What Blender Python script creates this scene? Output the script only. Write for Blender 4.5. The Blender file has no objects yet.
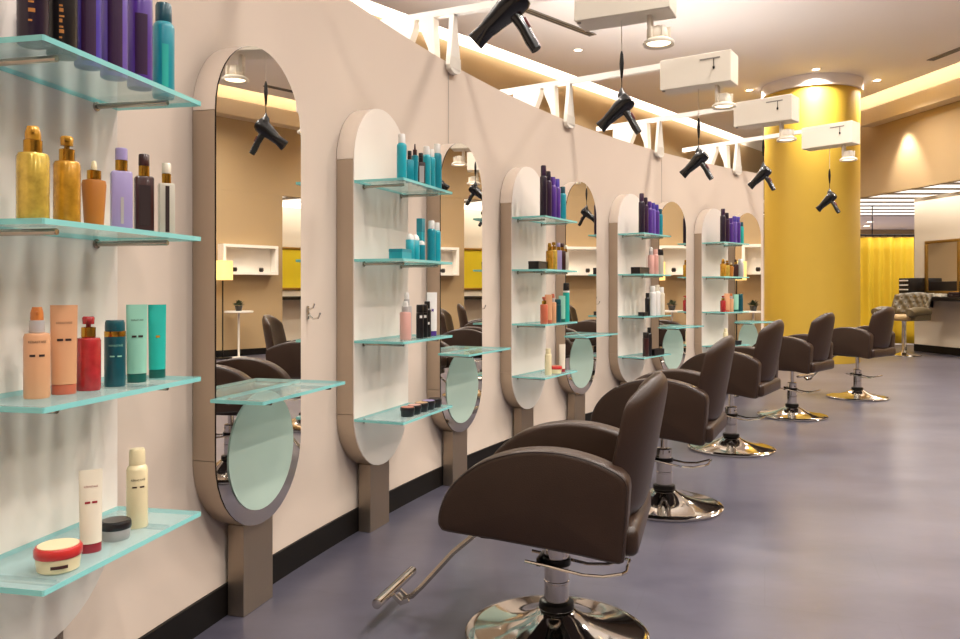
import bpy, bmesh, math, random
from math import sin, cos, pi, radians, sqrt
from mathutils import Vector, Matrix
random.seed(7)
scene = bpy.context.scene
COL = scene.collection
HC = 1.2                                   # eye height of the camera, metres
CX, CY = 11.891, -0.750                    # centre of the curved wall's arc
RW = 13.34                                 # radius of the wall's room side
RF = 13.24                                 # radius of the station faces

# ------------------------------------------------------------------ materials
MATS = {}
def lin(c):
    return tuple((v/12.92 if v <= 0.04045 else ((v+0.055)/1.055)**2.4) for v in c)
def hexc(h):
    return lin(tuple(int(h[i:i+2], 16)/255 for i in (0, 2, 4)))
def mat(name, col, rough=0.5, metal=0.0, noise=0.0, nscale=20, bump=0.0, bscale=60, spec=0.5, coat=0.0, emit=None, estr=0.0):
    if name in MATS: return MATS[name]
    m = bpy.data.materials.new(name); m.use_nodes = True
    nt = m.node_tree; b = nt.nodes['Principled BSDF']
    c = hexc(col) if isinstance(col, str) else col
    b.inputs['Base Color'].default_value = (*c, 1)
    b.inputs['Roughness'].default_value = rough
    b.inputs['Metallic'].default_value = metal
    b.inputs['Specular IOR Level'].default_value = spec
    b.inputs['Coat Weight'].default_value = coat
    b.inputs['Coat Roughness'].default_value = 0.08
    if emit is not None:
        b.inputs['Emission Color'].default_value = (*emit, 1); b.inputs['Emission Strength'].default_value = estr
    tc = nt.nodes.new('ShaderNodeTexCoord')
    if noise > 0:
        n = nt.nodes.new('ShaderNodeTexNoise'); n.inputs['Scale'].default_value = nscale; n.inputs['Detail'].default_value = 4
        nt.links.new(tc.outputs['Object'], n.inputs['Vector'])
        mx = nt.nodes.new('ShaderNodeMix'); mx.data_type = 'RGBA'
        mx.inputs[6].default_value = (*[v*(1-noise) for v in c], 1); mx.inputs[7].default_value = (*[min(1, v*(1+noise)) for v in c], 1)
        nt.links.new(n.outputs['Fac'], mx.inputs[0]); nt.links.new(mx.outputs[2], b.inputs['Base Color'])
    if bump > 0:
        n2 = nt.nodes.new('ShaderNodeTexNoise'); n2.inputs['Scale'].default_value = bscale; n2.inputs['Detail'].default_value = 3
        nt.links.new(tc.outputs['Object'], n2.inputs['Vector'])
        bp = nt.nodes.new('ShaderNodeBump'); bp.inputs['Strength'].default_value = bump; bp.inputs['Distance'].default_value = 0.003
        nt.links.new(n2.outputs['Fac'], bp.inputs['Height']); nt.links.new(bp.outputs['Normal'], b.inputs['Normal'])
    MATS[name] = m
    return m
def glassy(name, col, clear=0.5, rough=0.12, tint=None):
    """tinted frosted pane: part see-through, part milky"""
    if name in MATS: return MATS[name]
    m = bpy.data.materials.new(name); m.use_nodes = True
    nt = m.node_tree; nt.nodes.clear()
    o = nt.nodes.new('ShaderNodeOutputMaterial'); mx = nt.nodes.new('ShaderNodeMixShader')
    t = nt.nodes.new('ShaderNodeBsdfTransparent'); p = nt.nodes.new('ShaderNodeBsdfPrincipled')
    c = hexc(col); tc = hexc(tint) if tint else c
    t.inputs[0].default_value = (*tc, 1); p.inputs['Base Color'].default_value = (*c, 1); p.inputs['Roughness'].default_value = rough
    mx.inputs[0].default_value = 1-clear
    nt.links.new(t.outputs[0], mx.inputs[1]); nt.links.new(p.outputs[0], mx.inputs[2]); nt.links.new(mx.outputs[0], o.inputs[0])
    MATS[name] = m
    return m
def brushed(name, col, rough=0.34):
    if name in MATS: return MATS[name]
    m = mat(name, col, rough, 1.0); nt = m.node_tree; b = nt.nodes['Principled BSDF']
    tc = nt.nodes.new('ShaderNodeTexCoord'); mp = nt.nodes.new('ShaderNodeMapping'); mp.inputs['Scale'].default_value = (220, 220, 2)
    n = nt.nodes.new('ShaderNodeTexNoise'); n.inputs['Scale'].default_value = 3; n.inputs['Detail'].default_value = 3
    mr = nt.nodes.new('ShaderNodeMapRange'); mr.inputs[3].default_value = rough-0.08; mr.inputs[4].default_value = rough+0.1
    nt.links.new(tc.outputs['Object'], mp.inputs[0]); nt.links.new(mp.outputs[0], n.inputs['Vector'])
    nt.links.new(n.outputs['Fac'], mr.inputs[0]); nt.links.new(mr.outputs[0], b.inputs['Roughness'])
    return m
def plaster(name, col, amt=0.03):
    return mat(name, col, 0.75, noise=amt, nscale=1.5, bump=0.05, bscale=180, spec=0.25)

M_WALL = plaster('painted_plaster_pink', 'DDCBBA')
M_TAN = plaster('painted_plaster_tan', 'AE946E')
M_TAN_LIGHT = plaster('painted_plaster_sand', 'DCC9AA')
M_CREAM = plaster('painted_plaster_cream', 'E9DCC6')
M_CEIL = plaster('ceiling_paint', 'EEE6DF', 0.015)
M_WHITE = mat('white_lacquer', 'EFE8DC', 0.4)
M_BOX = mat('white_enamelled_metal', 'E6DCCB', 0.38)
M_PANEL = mat('white_back_panel', 'F4E8DC', 0.3, noise=0.02, nscale=3)
M_BASEB = mat('black_skirting', '0E0A08', 0.5, spec=0.25)
M_STEEL = brushed('brushed_steel', 'C2B3A2', 0.42)
M_STEEL_LIT = brushed('brushed_steel_lit', 'FCF6F0', 0.38)  # top arch copy of the steel; bright reflection put into the colour
M_POST = brushed('brushed_steel_post', 'A89A8B', 0.45)
M_CHROME = mat('chrome', 'D9D4CC', 0.07, 1.0)
M_SATIN = mat('satin_metal', 'B5ACA0', 0.25, 1.0)
M_GOLD = mat('gold_metal', 'C99A3E', 0.25, 1.0)
M_GILT = mat('gilt_frame', 'A8823F', 0.35, 0.8, bump=0.4, bscale=90)
M_MIRROR = mat('mirror_silver', (0.90, 0.885, 0.85), 0.0, 1.0)
M_FROST = mat('frosted_glass_disc', 'B9CFC0', 0.35, noise=0.02, nscale=8)
M_GLASS = glassy('aqua_shelf_glass', 'C4E6E6', 0.66, 0.08, 'F2FAFA')
M_EDGE = glassy('aqua_glass_edge', '98E2DE', 0.2, 0.1)
M_LEATHER = mat('brown_leather', '34241A', 0.38, noise=0.14, nscale=9, bump=0.25, bscale=240, spec=0.35)
M_PIPING = mat('brown_leather_piping', '2C201A', 0.35)
M_DARKM = mat('dark_metal', '1B1816', 0.3, 0.6)
M_BLACK = mat('black_gloss_plastic', '0B0A09', 0.22, coat=0.25)
M_RUBBER = mat('black_rubber', '14110F', 0.5)
M_YELLOW = mat('yellow_paint', 'C8A438', 0.5, noise=0.04, nscale=2.5, bump=0.05, bscale=30)
M_YELLOWP = mat('yellow_panel', 'E9D026', 0.45)
M_DARK = mat('dark_lacquer', '1C1613', 0.3)
M_OLIVE = mat('olive_brown_leather', '5E5138', 0.4, noise=0.12, nscale=12, bump=0.2, bscale=200)
M_TANSEAT = mat('tan_leather', 'B79A6C', 0.45)
M_BULB = mat('lamp_lens', 'F7E6C4', 0.3, emit=(1.0, 0.83, 0.6), estr=3.0)
M_DOWN = mat('downlight_lens', 'FFF0D8', 0.3, emit=(1.0, 0.86, 0.66), estr=9.0)
M_LIT = mat('lit_ceiling_panel', 'FFF8EE', 0.5, emit=(1.0, 0.95, 0.89), estr=1.1)
M_GREY = mat('grey_metal', '8F877D', 0.45, 0.3)
M_LIP = plaster('cove_white', 'F4EBDD', 0.01)

def floor_material():
    m = bpy.data.materials.new('polished_blue_grey_concrete'); m.use_nodes = True
    nt = m.node_tree; b = nt.nodes['Principled BSDF']; L = nt.links.new
    tc = nt.nodes.new('ShaderNodeTexCoord')
    mp = nt.nodes.new('ShaderNodeMapping'); mp.inputs['Scale'].default_value = (1, 1, 1); mp.inputs['Rotation'].default_value = (0, 0, 0.35)
    L(tc.outputs['Object'], mp.inputs[0])
    def nz(s, d, r=0.6):
        n = nt.nodes.new('ShaderNodeTexNoise'); n.inputs['Scale'].default_value = s; n.inputs['Detail'].default_value = d; n.inputs['Roughness'].default_value = r
        L(mp.outputs[0], n.inputs['Vector']); return n
    n1 = nz(1.1, 5, 0.6)
    st = nt.nodes.new('ShaderNodeMapping'); st.inputs['Scale'].default_value = (1.0, 1.9, 1); st.inputs['Rotation'].default_value = (0, 0, -0.2); L(tc.outputs['Object'], st.inputs[0]); L(st.outputs[0], n1.inputs['Vector'])
    r = nt.nodes.new('ShaderNodeValToRGB')
    r.color_ramp.elements[0].position = 0.30; r.color_ramp.elements[0].color = (*hexc('423F4B'), 1)
    r.color_ramp.elements[1].position = 0.72; r.color_ramp.elements[1].color = (*hexc('5C5964'), 1)
    L(n1.outputs['Fac'], r.inputs[0])
    br = nt.nodes.new('ShaderNodeTexBrick'); br.inputs['Scale'].default_value = 1.0
    br.inputs['Color1'].default_value = (1, 1, 1, 1); br.inputs['Color2'].default_value = (0.86, 0.86, 0.88, 1); br.inputs['Mortar'].default_value = (0.72, 0.72, 0.72, 1)
    br.inputs['Mortar Size'].default_value = 0.0025; br.inputs['Brick Width'].default_value = 0.9; br.inputs['Row Height'].default_value = 0.45; br.inputs['Bias'].default_value = -0.3
    L(mp.outputs[0], br.inputs['Vector'])
    m2 = nt.nodes.new('ShaderNodeMix'); m2.data_type = 'RGBA'; m2.blend_type = 'MULTIPLY'; m2.inputs[0].default_value = 0.45
    L(r.outputs[0], m2.inputs[6]); L(br.outputs['Color'], m2.inputs[7]); L(m2.outputs[2], b.inputs['Base Color'])
    b.inputs['Roughness'].default_value = 0.29
    b.inputs['Specular IOR Level'].default_value = 0.55
    return m
M_FLOOR = floor_material()

# ------------------------------------------------------------------ mesh helper
class MB:
    def __init__(s): s.v = []; s.f = []; s.mi = []
    def add(s, vs, fs, mi=0, M=None):
        o = len(s.v)
        s.v += [tuple(M @ Vector(p)) if M else tuple(p) for p in vs]
        s.f += [tuple(i+o for i in f) for f in fs]
        s.mi += [mi]*len(fs)
        return s
    def box(s, x0, x1, y0, y1, z0, z1, bev=0.0, mi=0, M=None, seg=2):
        bm = bmesh.new(); bmesh.ops.create_cube(bm, size=1)
        for v in bm.verts:
            v.co = Vector(((x0+x1)/2+v.co.x*(x1-x0), (y0+y1)/2+v.co.y*(y1-y0), (z0+z1)/2+v.co.z*(z1-z0)))
        if bev > 0: bmesh.ops.bevel(bm, geom=bm.edges[:], offset=bev, segments=seg, affect='EDGES', profile=0.5)
        bm.verts.index_update()
        s.add([v.co[:] for v in bm.verts], [[v.index for v in f.verts] for f in bm.faces], mi, M); bm.free(); return s
    def lathe(s, prof, n=24, mi=0, M=None, sx=1.0, sy=1.0, caps=True):
        vs = []; fs = []
        for r, z in prof:
            for k in range(n):
                a = 2*pi*k/n; vs.append((r*cos(a)*sx, r*sin(a)*sy, z))
        for i in range(len(prof)-1):
            for k in range(n):
                k2 = (k+1) % n; fs.append((i*n+k, i*n+k2, (i+1)*n+k2, (i+1)*n+k))
        if caps:
            fs.append(tuple(reversed(range(n)))); fs.append(tuple(range((len(prof)-1)*n, len(prof)*n)))
        return s.add(vs, fs, mi, M)
    def tube(s, pts, r, n=10, mi=0, M=None, closed=False):
        P = [Vector(p) for p in pts]; N = len(P); vs = []; fs = []
        rr = r if isinstance(r, (list, tuple)) else [r]*N
        up = None
        for i in range(N):
            a = P[(i-1) % N] if (closed or i > 0) else P[i]; b = P[(i+1) % N] if (closed or i < N-1) else P[i]
            t = (b-a).normalized()
            if up is None:
                up = Vector((0, 0, 1)) if abs(t.z) < 0.9 else Vector((1, 0, 0))
            x = up.cross(t)
            if x.length < 1e-5: x = Vector((1, 0, 0)).cross(t)
            x.normalize(); y = t.cross(x); up = y
            for k in range(n):
                q = 2*pi*k/n; vs.append(P[i]+x*cos(q)*rr[i]+y*sin(q)*rr[i])
        for i in range(N if closed else N-1):
            j = (i+1) % N
            for k in range(n):
                k2 = (k+1) % n; fs.append((i*n+k, i*n+k2, j*n+k2, j*n+k))
        if not closed:
            fs.append(tuple(reversed(range(n)))); fs.append(tuple(range((N-1)*n, N*n)))
        return s.add(vs, fs, mi, M)
    def prism(s, poly, y0, y1, axis='y', mi=0, M=None, mi_side=None):
        """polygon in (a,b) swept along an axis; axis y: (x,z) outline, axis z: (x,y), axis x: (y,z)"""
        n = len(poly)
        def p(a, b, c): return (a, c, b) if axis == 'y' else ((a, b, c) if axis == 'z' else (c, a, b))
        vs = [p(a, b, y0) for a, b in poly]+[p(a, b, y1) for a, b in poly]
        s.add(vs, [tuple(range(n)), tuple(reversed(range(n, 2*n)))], mi, M)
        o = len(s.v)-2*n
        for i in range(n):
            j = (i+1) % n; s.f.append((o+i, o+n+i, o+n+j, o+j)); s.mi.append(mi if mi_side is None else mi_side)
        return s
    def grid(s, fn, nu, nv, mi=0, M=None, wrap=False):
        vs = [fn(i/nu, j/nv) for j in range(nv+1) for i in range(nu+1)]
        fs = [(j*(nu+1)+i, j*(nu+1)+i+1, (j+1)*(nu+1)+i+1, (j+1)*(nu+1)+i) for j in range(nv) for i in range(nu)]
        return s.add(vs, fs, mi, M)
    def build(s, name, mats, parent=None, smooth=True, ang=40, sub=0, merge=False):
        me = bpy.data.meshes.new(name); me.from_pydata(s.v, [], s.f)
        if not isinstance(mats, (list, tuple)): mats = [mats]
        for m in mats: me.materials.append(m)
        me.polygons.foreach_set('material_index', s.mi)
        bm = bmesh.new(); bm.from_mesh(me)
        if merge: bmesh.ops.remove_doubles(bm, verts=bm.verts, dist=1e-5)
        bmesh.ops.recalc_face_normals(bm, faces=bm.faces); bm.to_mesh(me); bm.free()
        if smooth:
            me.polygons.foreach_set('use_smooth', [True]*len(me.polygons)); me.set_sharp_from_angle(angle=radians(ang))
        o = bpy.data.objects.new(name, me); COL.objects.link(o)
        if parent: o.parent = parent
        if sub:
            md = o.modifiers.new('sub', 'SUBSURF'); md.levels = sub; md.render_levels = sub
        return o
def tag(o, label, cat, group=None, kind=None):
    if label: o['label'] = label
    if cat: o['category'] = cat
    if group: o['group'] = group
    if kind: o['kind'] = kind
    return o
def thing(name, label, cat, loc=(0, 0, 0), rz=0.0, group=None):
    o = bpy.data.objects.new(name, None); COL.objects.link(o); o.empty_display_size = 0.1
    o.location = loc; o.rotation_euler = (0, 0, rz)
    return tag(o, label, cat, group)
def struct(name, mb, m, smooth=True, label=None):
    o = mb.build(name, m, None, smooth); o['kind'] = 'structure'
    if label: o['label'] = label
    return o
def dup(src, parent=None):
    c = src.copy(); COL.objects.link(c)
    if parent: c.parent = parent
    for ch in [o for o in src.children]: dup(ch, c)
    return c
def polar(R, phi):
    p = radians(phi); return (CX-R*cos(p), CY+R*sin(p))
def rot_wall(phi): return radians(90-phi)      # local x runs along the wall, local +y into it
def rot_radial(phi): return radians(-phi)      # local x runs out of the wall into the room
def pill(hw, z0, z1, n=20):
    P = []
    for k in range(n+1):
        a = pi*k/n; P.append((hw*cos(a), z1-hw+hw*sin(a)))
    for k in range(n+1):
        a = pi+pi*k/n; P.append((hw*cos(a), z0+hw+hw*sin(a)))
    return P
def halfdisc(hw, zc, up, n=20):
    return [(hw*cos(pi*k/n), zc+(hw*sin(pi*k/n) if up else -hw*sin(pi*k/n))) for k in range(n+1)]
def circ(r, n=32, cx=0, cz=0):
    return [(cx+r*cos(2*pi*k/n), cz+r*sin(2*pi*k/n)) for k in range(n)]

# ------------------------------------------------------------------ lettering
def text_mesh(txt, width):
    cu = bpy.data.curves.new('t', 'FONT'); cu.body = txt; cu.align_x = 'CENTER'; cu.align_y = 'CENTER'; cu.size = 1; cu.resolution_u = 2
    o = bpy.data.objects.new('t', cu); COL.objects.link(o)
    dg = bpy.context.evaluated_depsgraph_get(); me = bpy.data.meshes.new_from_object(o.evaluated_get(dg))
    vs = [v.co.copy() for v in me.vertices]; fs = [tuple(p.vertices) for p in me.polygons]
    bpy.data.objects.remove(o); bpy.data.curves.remove(cu); bpy.data.meshes.remove(me)
    w = max(v.x for v in vs)-min(v.x for v in vs); k = width/w
    return [(v.x*k, v.y*k) for v in vs], fs
def wrap_text(mb, txt, width, r, z, ang, mi=0):
    """letters bent round a bottle of radius r, centred on the direction ang"""
    vs, fs = text_mesh(txt, width)
    mb.add([((r+0.0006)*cos(ang+x/r), (r+0.0006)*sin(ang+x/r), z+y) for x, y in vs], fs, mi)
def wrap_patch(mb, r, a0, a1, z0, z1, mi=0, n=6, off=0.0005, sy=1.0):
    vs = []
    for k in range(n+1):
        a = a0+(a1-a0)*k/n
        vs += [((r+off)*cos(a), (r*sy+off)*sin(a), z0), ((r+off)*cos(a), (r*sy+off)*sin(a), z1)]
    mb.add(vs, [(2*k, 2*k+2, 2*k+3, 2*k+1) for k in range(n)], mi)

# ================================================================== THE SETTING
mb = MB(); mb.box(-12, 16, -8, 27, -0.1, 0.0); struct('floor', mb, M_FLOOR, False)

def arc_slab(R0, R1, z0, z1, p0, p1, n):
    mb = MB(); vs = []
    for k in range(n+1):
        p = p0+(p1-p0)*k/n
        for R, z in ((R0, z0), (R1, z0), (R1, z1), (R0, z1)):
            x, y = polar(R, p); vs.append((x, y, z))
    fs = [(0, 1, 2, 3), tuple(4*n+i for i in (3, 2, 1, 0))]
    for k in range(n):
        for i in range(4):
            j = (i+1) % 4; fs.append((4*k+i, 4*k+4+i, 4*k+4+j, 4*k+j))
    return mb.add(vs, fs)
P_END = 51.0
struct('wall_left', arc_slab(RW, RW+0.07, 0, 2.625, -22, P_END, 110), M_WALL)
struct('baseboard_left', arc_slab(RW-0.012, RW-0.0005, 0, 0.115, -22, P_END, 110), M_BASEB)

# line of the far right-hand side: face of the bulkhead and, behind it, the alcove wall
def bx(y): return 10.10-0.1766*y
def lx(y): return 11.26-0.1766*y
DIR = Vector((-0.1766, 1, 0)).normalized()
ZC = 4.7                                    # main ceiling height
AL = (Vector((-0.233, 10.71)), Vector((4.00, 15.59)))  # edge of the ceiling at the left-hand light slot
dL = (AL[1]-AL[0]).normalized(); nL = Vector((-dL.y, dL.x))
def al(t, off=0.0):
    p = AL[0]+dL*t+nL*off; return (p.x, p.y)
SLOT = 0.34
def arx(y, off=0.0): return bx(y)-0.28-SLOT+off

mb = MB()
a0 = al(-9)
a1 = al(9.7); ce = [(arx(-8), -8), (arx(18.0), 18.0), a1, a0, (-8, -8)]
mb.prism(ce, ZC, ZC+0.06, 'z'); struct('ceiling', mb, M_CEIL, False)
mb = MB(); mb.box(-16, 16, -8, 27, 5.0, 5.06); struct('ceiling_upper', mb, M_LIP, False)
# left slot: inner upstand of the ceiling edge, then the back wall
def strip(p, q, th, z0, z1, m, name):
    p = Vector(p); q = Vector(q); d = (q-p).normalized(); n = Vector((-d.y, d.x))*th
    mb = MB(); mb.prism([p[:], q[:], (q+n)[:], (p+n)[:]], z0, z1, 'z'); return struct(name, mb, m, False)
strip(al(-9, -0.03), al(9.7, -0.03), 0.03, ZC+0.06, 4.98, M_LIP, 'trim_1')
strip(al(-9, SLOT+0.001), al(12.0, SLOT+0.001), 0.1, 4.702, 4.995, M_LIP, 'trim_7')
strip(al(-9, SLOT), al(12.0, SLOT), 0.1, 0, 4.70, M_TAN, 'wall_back')
# right slot, fascia band and bulkhead
strip((arx(-8)-0.0, -8), (arx(18.0)-0.0, 18.0), 0.03, ZC+0.06, 4.98, M_LIP, 'trim_2')
strip((bx(14.8)-0.28, 14.8), (bx(-8)-0.28, -8), 0.275, 4.30, 4.58, M_TAN_LIGHT, 'trim_3')
strip((bx(16.6), 16.6), (bx(-8), -8), 0.12, 3.0, 4.995, M_TAN, 'wall_right')
strip((bx(11.45), 11.45), (bx(-8), -8), 1.16/1.0155, 0, 2.998, M_TAN, 'wall_right_lower')
strip((bx(11.45)-0.012, 11.45), (bx(-8)-0.012, -8), 0.011, 0, 0.12, M_BASEB, 'baseboard_right')
strip((lx(15.35), 15.35), (lx(11.47), 11.47), 0.12, 0, 2.998, M_CREAM, 'wall_alcove')
strip((lx(15.35)-0.012, 15.35), (lx(11.48)-0.012, 11.48), 0.011, 0, 0.14, M_BASEB, 'baseboard_alcove')
mb = MB(); mb.box(2, 14, 24.0, 24.1, 0, 3.4); struct('wall_far', mb, M_TAN, False)
mb = MB(); mb.prism([(bx(11.0)+0.13, 11.0), (bx(16.6)+0.13, 16.6), (3.0, 16.7), (3.0, 23.99), (14, 23.99), (14, 11.0)], 3.06, 3.12, 'z'); struct('ceiling_alcove', mb, M_CEIL, False)
mb = MB(); mb.box(-12, 14, -6.1, -6.0, 0, 4.69); struct('wall_behind', mb, M_WALL, False)
# vertical joints of the wall panels
for i, p in enumerate((25.0, 41.35)):
    struct('trim_%d' % (4+i), arc_slab(RW-0.003, RW-0.0004, 0.118, 2.62, p-0.015, p+0.015, 1), mat('panel_joint', 'C2B3A6', 0.7))

# lit slats over the alcove, seen from below at the far side
t_ = thing('slatted_light_ceiling', 'white glowing slatted ceiling over the dressing area with the gold framed mirror', 'ceiling light', (0, 0, 0))
m1 = MB(); m1.prism([(bx(11.2)+0.15, 11.2), (bx(16.3)+0.15, 16.3), (7.2, 17.4), (6.4, 19.5), (12.2, 19.5), (12.2, 11.2)], 3.045, 3.058, 'z'); m1.build('ceiling_panel', mat('taupe_panel', '94877A', 0.7), t_, False)
for i in range(11):
    y = 11.5+i*0.72
    ms = MB(); ms.box((bx(y)+0.16 if y < 16.4 else 6.9), 12.0, y, y+0.36, 3.036, 3.043); ms.build('lit_slat', M_LIT, t_, False)

# yellow round column with its pale collar under the ceiling
mb = MB(); mb.lathe([(0.755, 0.0), (0.755, ZC-0.001)], 72, M=Matrix.Translation((5.67, 13.35, 0))); struct('wall_column', mb, M_YELLOW, label='round column painted bright yellow behind the last chairs')
mb = MB(); mb.lathe([(0.757, 4.52), (0.80, 4.52), (0.80, ZC-0.002), (0.757, ZC-0.002)], 72, M=Matrix.Translation((5.67, 13.35, 0)), caps=False); struct('trim_6', mb, M_CEIL)

# ceiling slot vents
def vent(p, q, label):
    t = thing('ceiling_vent', label, 'vent', (0, 0, 0), 0, 'ceiling slot vents')
    p = Vector(p); q = Vector(q); d = (q-p).normalized(); n = Vector((-d.y, d.x))
    m = MB(); m.prism([(p+n*0.06)[:], (q+n*0.06)[:], (q-n*0.06)[:], (p-n*0.06)[:]], ZC-0.012, ZC-0.001, 'z'); m.build('frame', M_GREY, t, False)
    for k in (-0.025, 0.025):
        m = MB(); p2 = p+d*0.03+n*k; q2 = q-d*0.03+n*k; m.prism([(p2+n*0.014)[:], (q2+n*0.014)[:], (q2-n*0.014)[:], (p2-n*0.014)[:]], ZC-0.016, ZC-0.0125, 'z'); m.build('slot', M_DARK, t, False)
vent((-0.95, 8.22), (1.55, 10.70), 'grey slot vent in the ceiling behind the first hanging dryer')
vent((6.85, 11.87), (7.16, 10.18), 'grey slot vent in the ceiling above the tan bulkhead')

# recessed downlights
def downlight(x, y, label, power=0.0, group='ceiling downlights'):
    t = thing('ceiling_downlight', label, 'downlight', (x, y, ZC), 0, group)
    m = MB(); m.lathe([(0.055, -0.001), (0.055, -0.008), (0.075, -0.010), (0.078, -0.001)], 24, caps=False); m.build('trim_ring', M_WHITE, t)
    m = MB(); m.lathe([(0.054, -0.002), (0.054, -0.006)], 24); m.build('lens', M_DOWN, t)
    if power:
        l = bpy.data.lights.new('downlight_lamp', 'AREA'); l.shape = 'DISK'; l.size = 0.3; l.energy = power; l.color = LAMP; l.spread = radians(140)
        o = bpy.data.objects.new('downlight_lamp', l); COL.objects.link(o); o.location = (x, y, ZC-0.03)
LAMP = (1.0, 0.932, 0.86)
PW = 62.0
for x, y, lb in [(1.43, 11.36, 'small ceiling downlight behind the cord of the second dryer'), (2.48, 12.57, 'small ceiling downlight beside the lit slot, near the third dryer box'),
                 (4.71, 13.64, 'small ceiling downlight above the box of the fourth dryer'), (4.77, 15.05, 'small ceiling downlight under the fourth beam, beside the yellow column'),
                 (5.32, 12.35, 'small ceiling downlight shining down the yellow column'), (6.62, 13.00, 'small ceiling downlight between yellow column and tan bulkhead')]:
    downlight(x, y, lb, PW)
for x, y in [(0.9, 0.3), (2.9, 0.6), (5.4, 0.6), (1.6, 2.7), (3.6, 2.9), (6.2, 3.2), (2.4, 5.0), (4.6, 5.2), (6.9, 5.8), (3.6, 7.2), (5.9, 7.8), (7.0, 9.4), (6.6, 8.6), (0.5, -2.2), (4.0, -2.4)]:  # extra downlights outside the view, added to light the room
    downlight(x, y, 'added downlight out of view in the main ceiling over the open floor', PW, 'added ceiling downlights over the open floor')
for p in (19, 28, 37, 45):  # downlights added behind the wall to brighten the hanging boards
    x, y = polar(14.6, p); downlight(x, y, 'added ceiling downlight behind the curved wall, lighting the hanging boards', 40, 'added ceiling downlights behind the curved wall')

def area(name, loc, rot, sx, sy, e, col, spread=180):
    l = bpy.data.lights.new(name, 'AREA'); l.shape = 'RECTANGLE'; l.size = sx; l.size_y = sy; l.energy = e; l.color = col; l.spread = radians(spread)
    o = bpy.data.objects.new(name, l); COL.objects.link(o); o.location = loc; o.rotation_euler = rot; return o
# strip lamps inside the two ceiling slots, shining across the slot on to the far upstand
COVE = (1.0, 0.94, 0.87)
c = al(2.0, 0.02); angL = math.atan2(dL.y, dL.x)
o = area('slot_lamp', (c[0], c[1], 4.86), (0, 0, 0), 17, 0.12, 90, COVE, 110)
o.rotation_euler = Vector((nL.x, nL.y, -0.35)).to_track_quat('-Z', 'Y').to_euler()
def aim(o, d, along):
    z = -Vector(d).normalized(); x = Vector(along); x = (x-z*x.dot(z)).normalized(); y = z.cross(x)
    o.rotation_euler = Matrix((x, y, z)).transposed().to_euler()
aim(o, (nL.x, nL.y, 0.12), (dL.x, dL.y, 0))
o = area('slot_lamp', (arx(8)+0.05, 8, 4.86), (0, 0, 0), 22, 0.12, 140, COVE, 110); aim(o, (1, 0.1766, 0.12), DIR)
# added fill lamps, hidden behind the curved wall, to brighten the ceiling
for p in (2, 12, 21, 30, 39, 47):
    x, y = polar(RW+1.15, p); q = radians(p)
    o = area('added_wash_lamp', (x, y, 2.30), (0, 0, 0), 1.9, 0.10, 40, (1.0, 0.965, 0.94), 150); aim(o, (0.45*cos(q), -0.45*sin(q), 1), (sin(q), cos(q), 0))
# glow of the slatted ceiling
o = area('slat_lamp', (9.3, 14.6, 2.93), (0, 0, 0), 2.2, 5.5, 120, (1.0, 0.93, 0.84))

for x, y in ((9.6, 20.4), (10.6, 21.2), (11.2, 22.6)):
    t = thing('ceiling_downlight', 'tiny downlight in the low ceiling behind the yellow curtain', 'downlight', (x, y, 3.06), 0, 'downlights behind the curtain')
    m = MB(); m.lathe([(0.085, -0.001), (0.085, -0.010), (0.105, -0.012), (0.108, -0.001)], 20, caps=False); m.build('trim_ring', M_WHITE, t)
    m = MB(); m.lathe([(0.084, -0.002), (0.084, -0.008)], 20); m.build('lens', M_DOWN, t)
    area('downlight_lamp', (x, y, 3.03), (0, 0, 0), 0.2, 0.2, 260, LAMP, 150)
# spotlights on the yellow column and on the bulkhead
def spot(loc, target, e, deg, blend=0.5, col=LAMP, r=0.05):
    l = bpy.data.lights.new('spot_lamp', 'SPOT'); l.energy = e; l.spot_size = radians(deg); l.spot_blend = blend; l.color = col; l.shadow_soft_size = r
    o = bpy.data.objects.new('spot_lamp', l); COL.objects.link(o); o.location = loc
    o.rotation_euler = (Vector(target)-Vector(loc)).to_track_quat('-Z', 'Y').to_euler(); return o
spot((5.32, 12.30, 4.62), (5.40, 12.66, 2.9), 90, 55, 0.8)
spot((bx(13.9)-0.24, 13.9, 4.28), (bx(13.9)-0.02, 13.9, 3.0), 200, 64, 0.8)

# ================================================================== WALL UNITS
PH = dict(P0=11.6, M1=16.22, P2=20.75, M2=25.0, P3=29.5, M3=33.55, P4=37.9, M4=41.6, P5=45.6, M5=48.8)
SHELF_Z = [1.717, 1.346, 0.962, 0.592]
Z0, Z1, HW = 0.32, 2.11, 0.29
def carcass(t):
    for nm, pl, m in (('steel_side', [(-HW, Z0+HW+0.002), (HW, Z0+HW+0.002), (HW, Z1-HW-0.002), (-HW, Z1-HW-0.002)], M_STEEL),
                      ('steel_arch', halfdisc(HW, Z1-HW, True), M_STEEL_LIT), ('steel_arch', halfdisc(HW, Z0+HW, False), M_STEEL)):
        b = MB(); b.prism(pl, 0.006, 0.094); b.build(nm, m, t, True, 30)
    b = MB(); b.box(-0.1, 0.1, 0.016, 0.084, 0, 0.336, 0.002, seg=1); b.build('post', M_POST, t, False)
def shelf(t, name, z, u0, u1, depth, rods):
    b = MB(); c = 0.012
    b.prism([(u0, -0.001), (u0, -depth+0.003), (u0+0.003, -depth), (u1-0.003, -depth), (u1, -depth+0.003), (u1, -0.001)], z-0.012, z, 'z', 0, None, 1)
    s = b.build(name, [M_GLASS, M_EDGE], t, False)
    for u in rods:
        r = MB(); r.lathe([(0.013, 0.0), (0.013, 0.004), (0.0075, 0.005), (0.0075, depth*0.82), (0.0065, depth*0.82+0.002)], 12, M=Matrix.Translation((u, -0.001, z-0.021))@Matrix.Rotation(pi/2, 4, 'X'))
        r.build('bracket_rod', M_SATIN, s)
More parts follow.
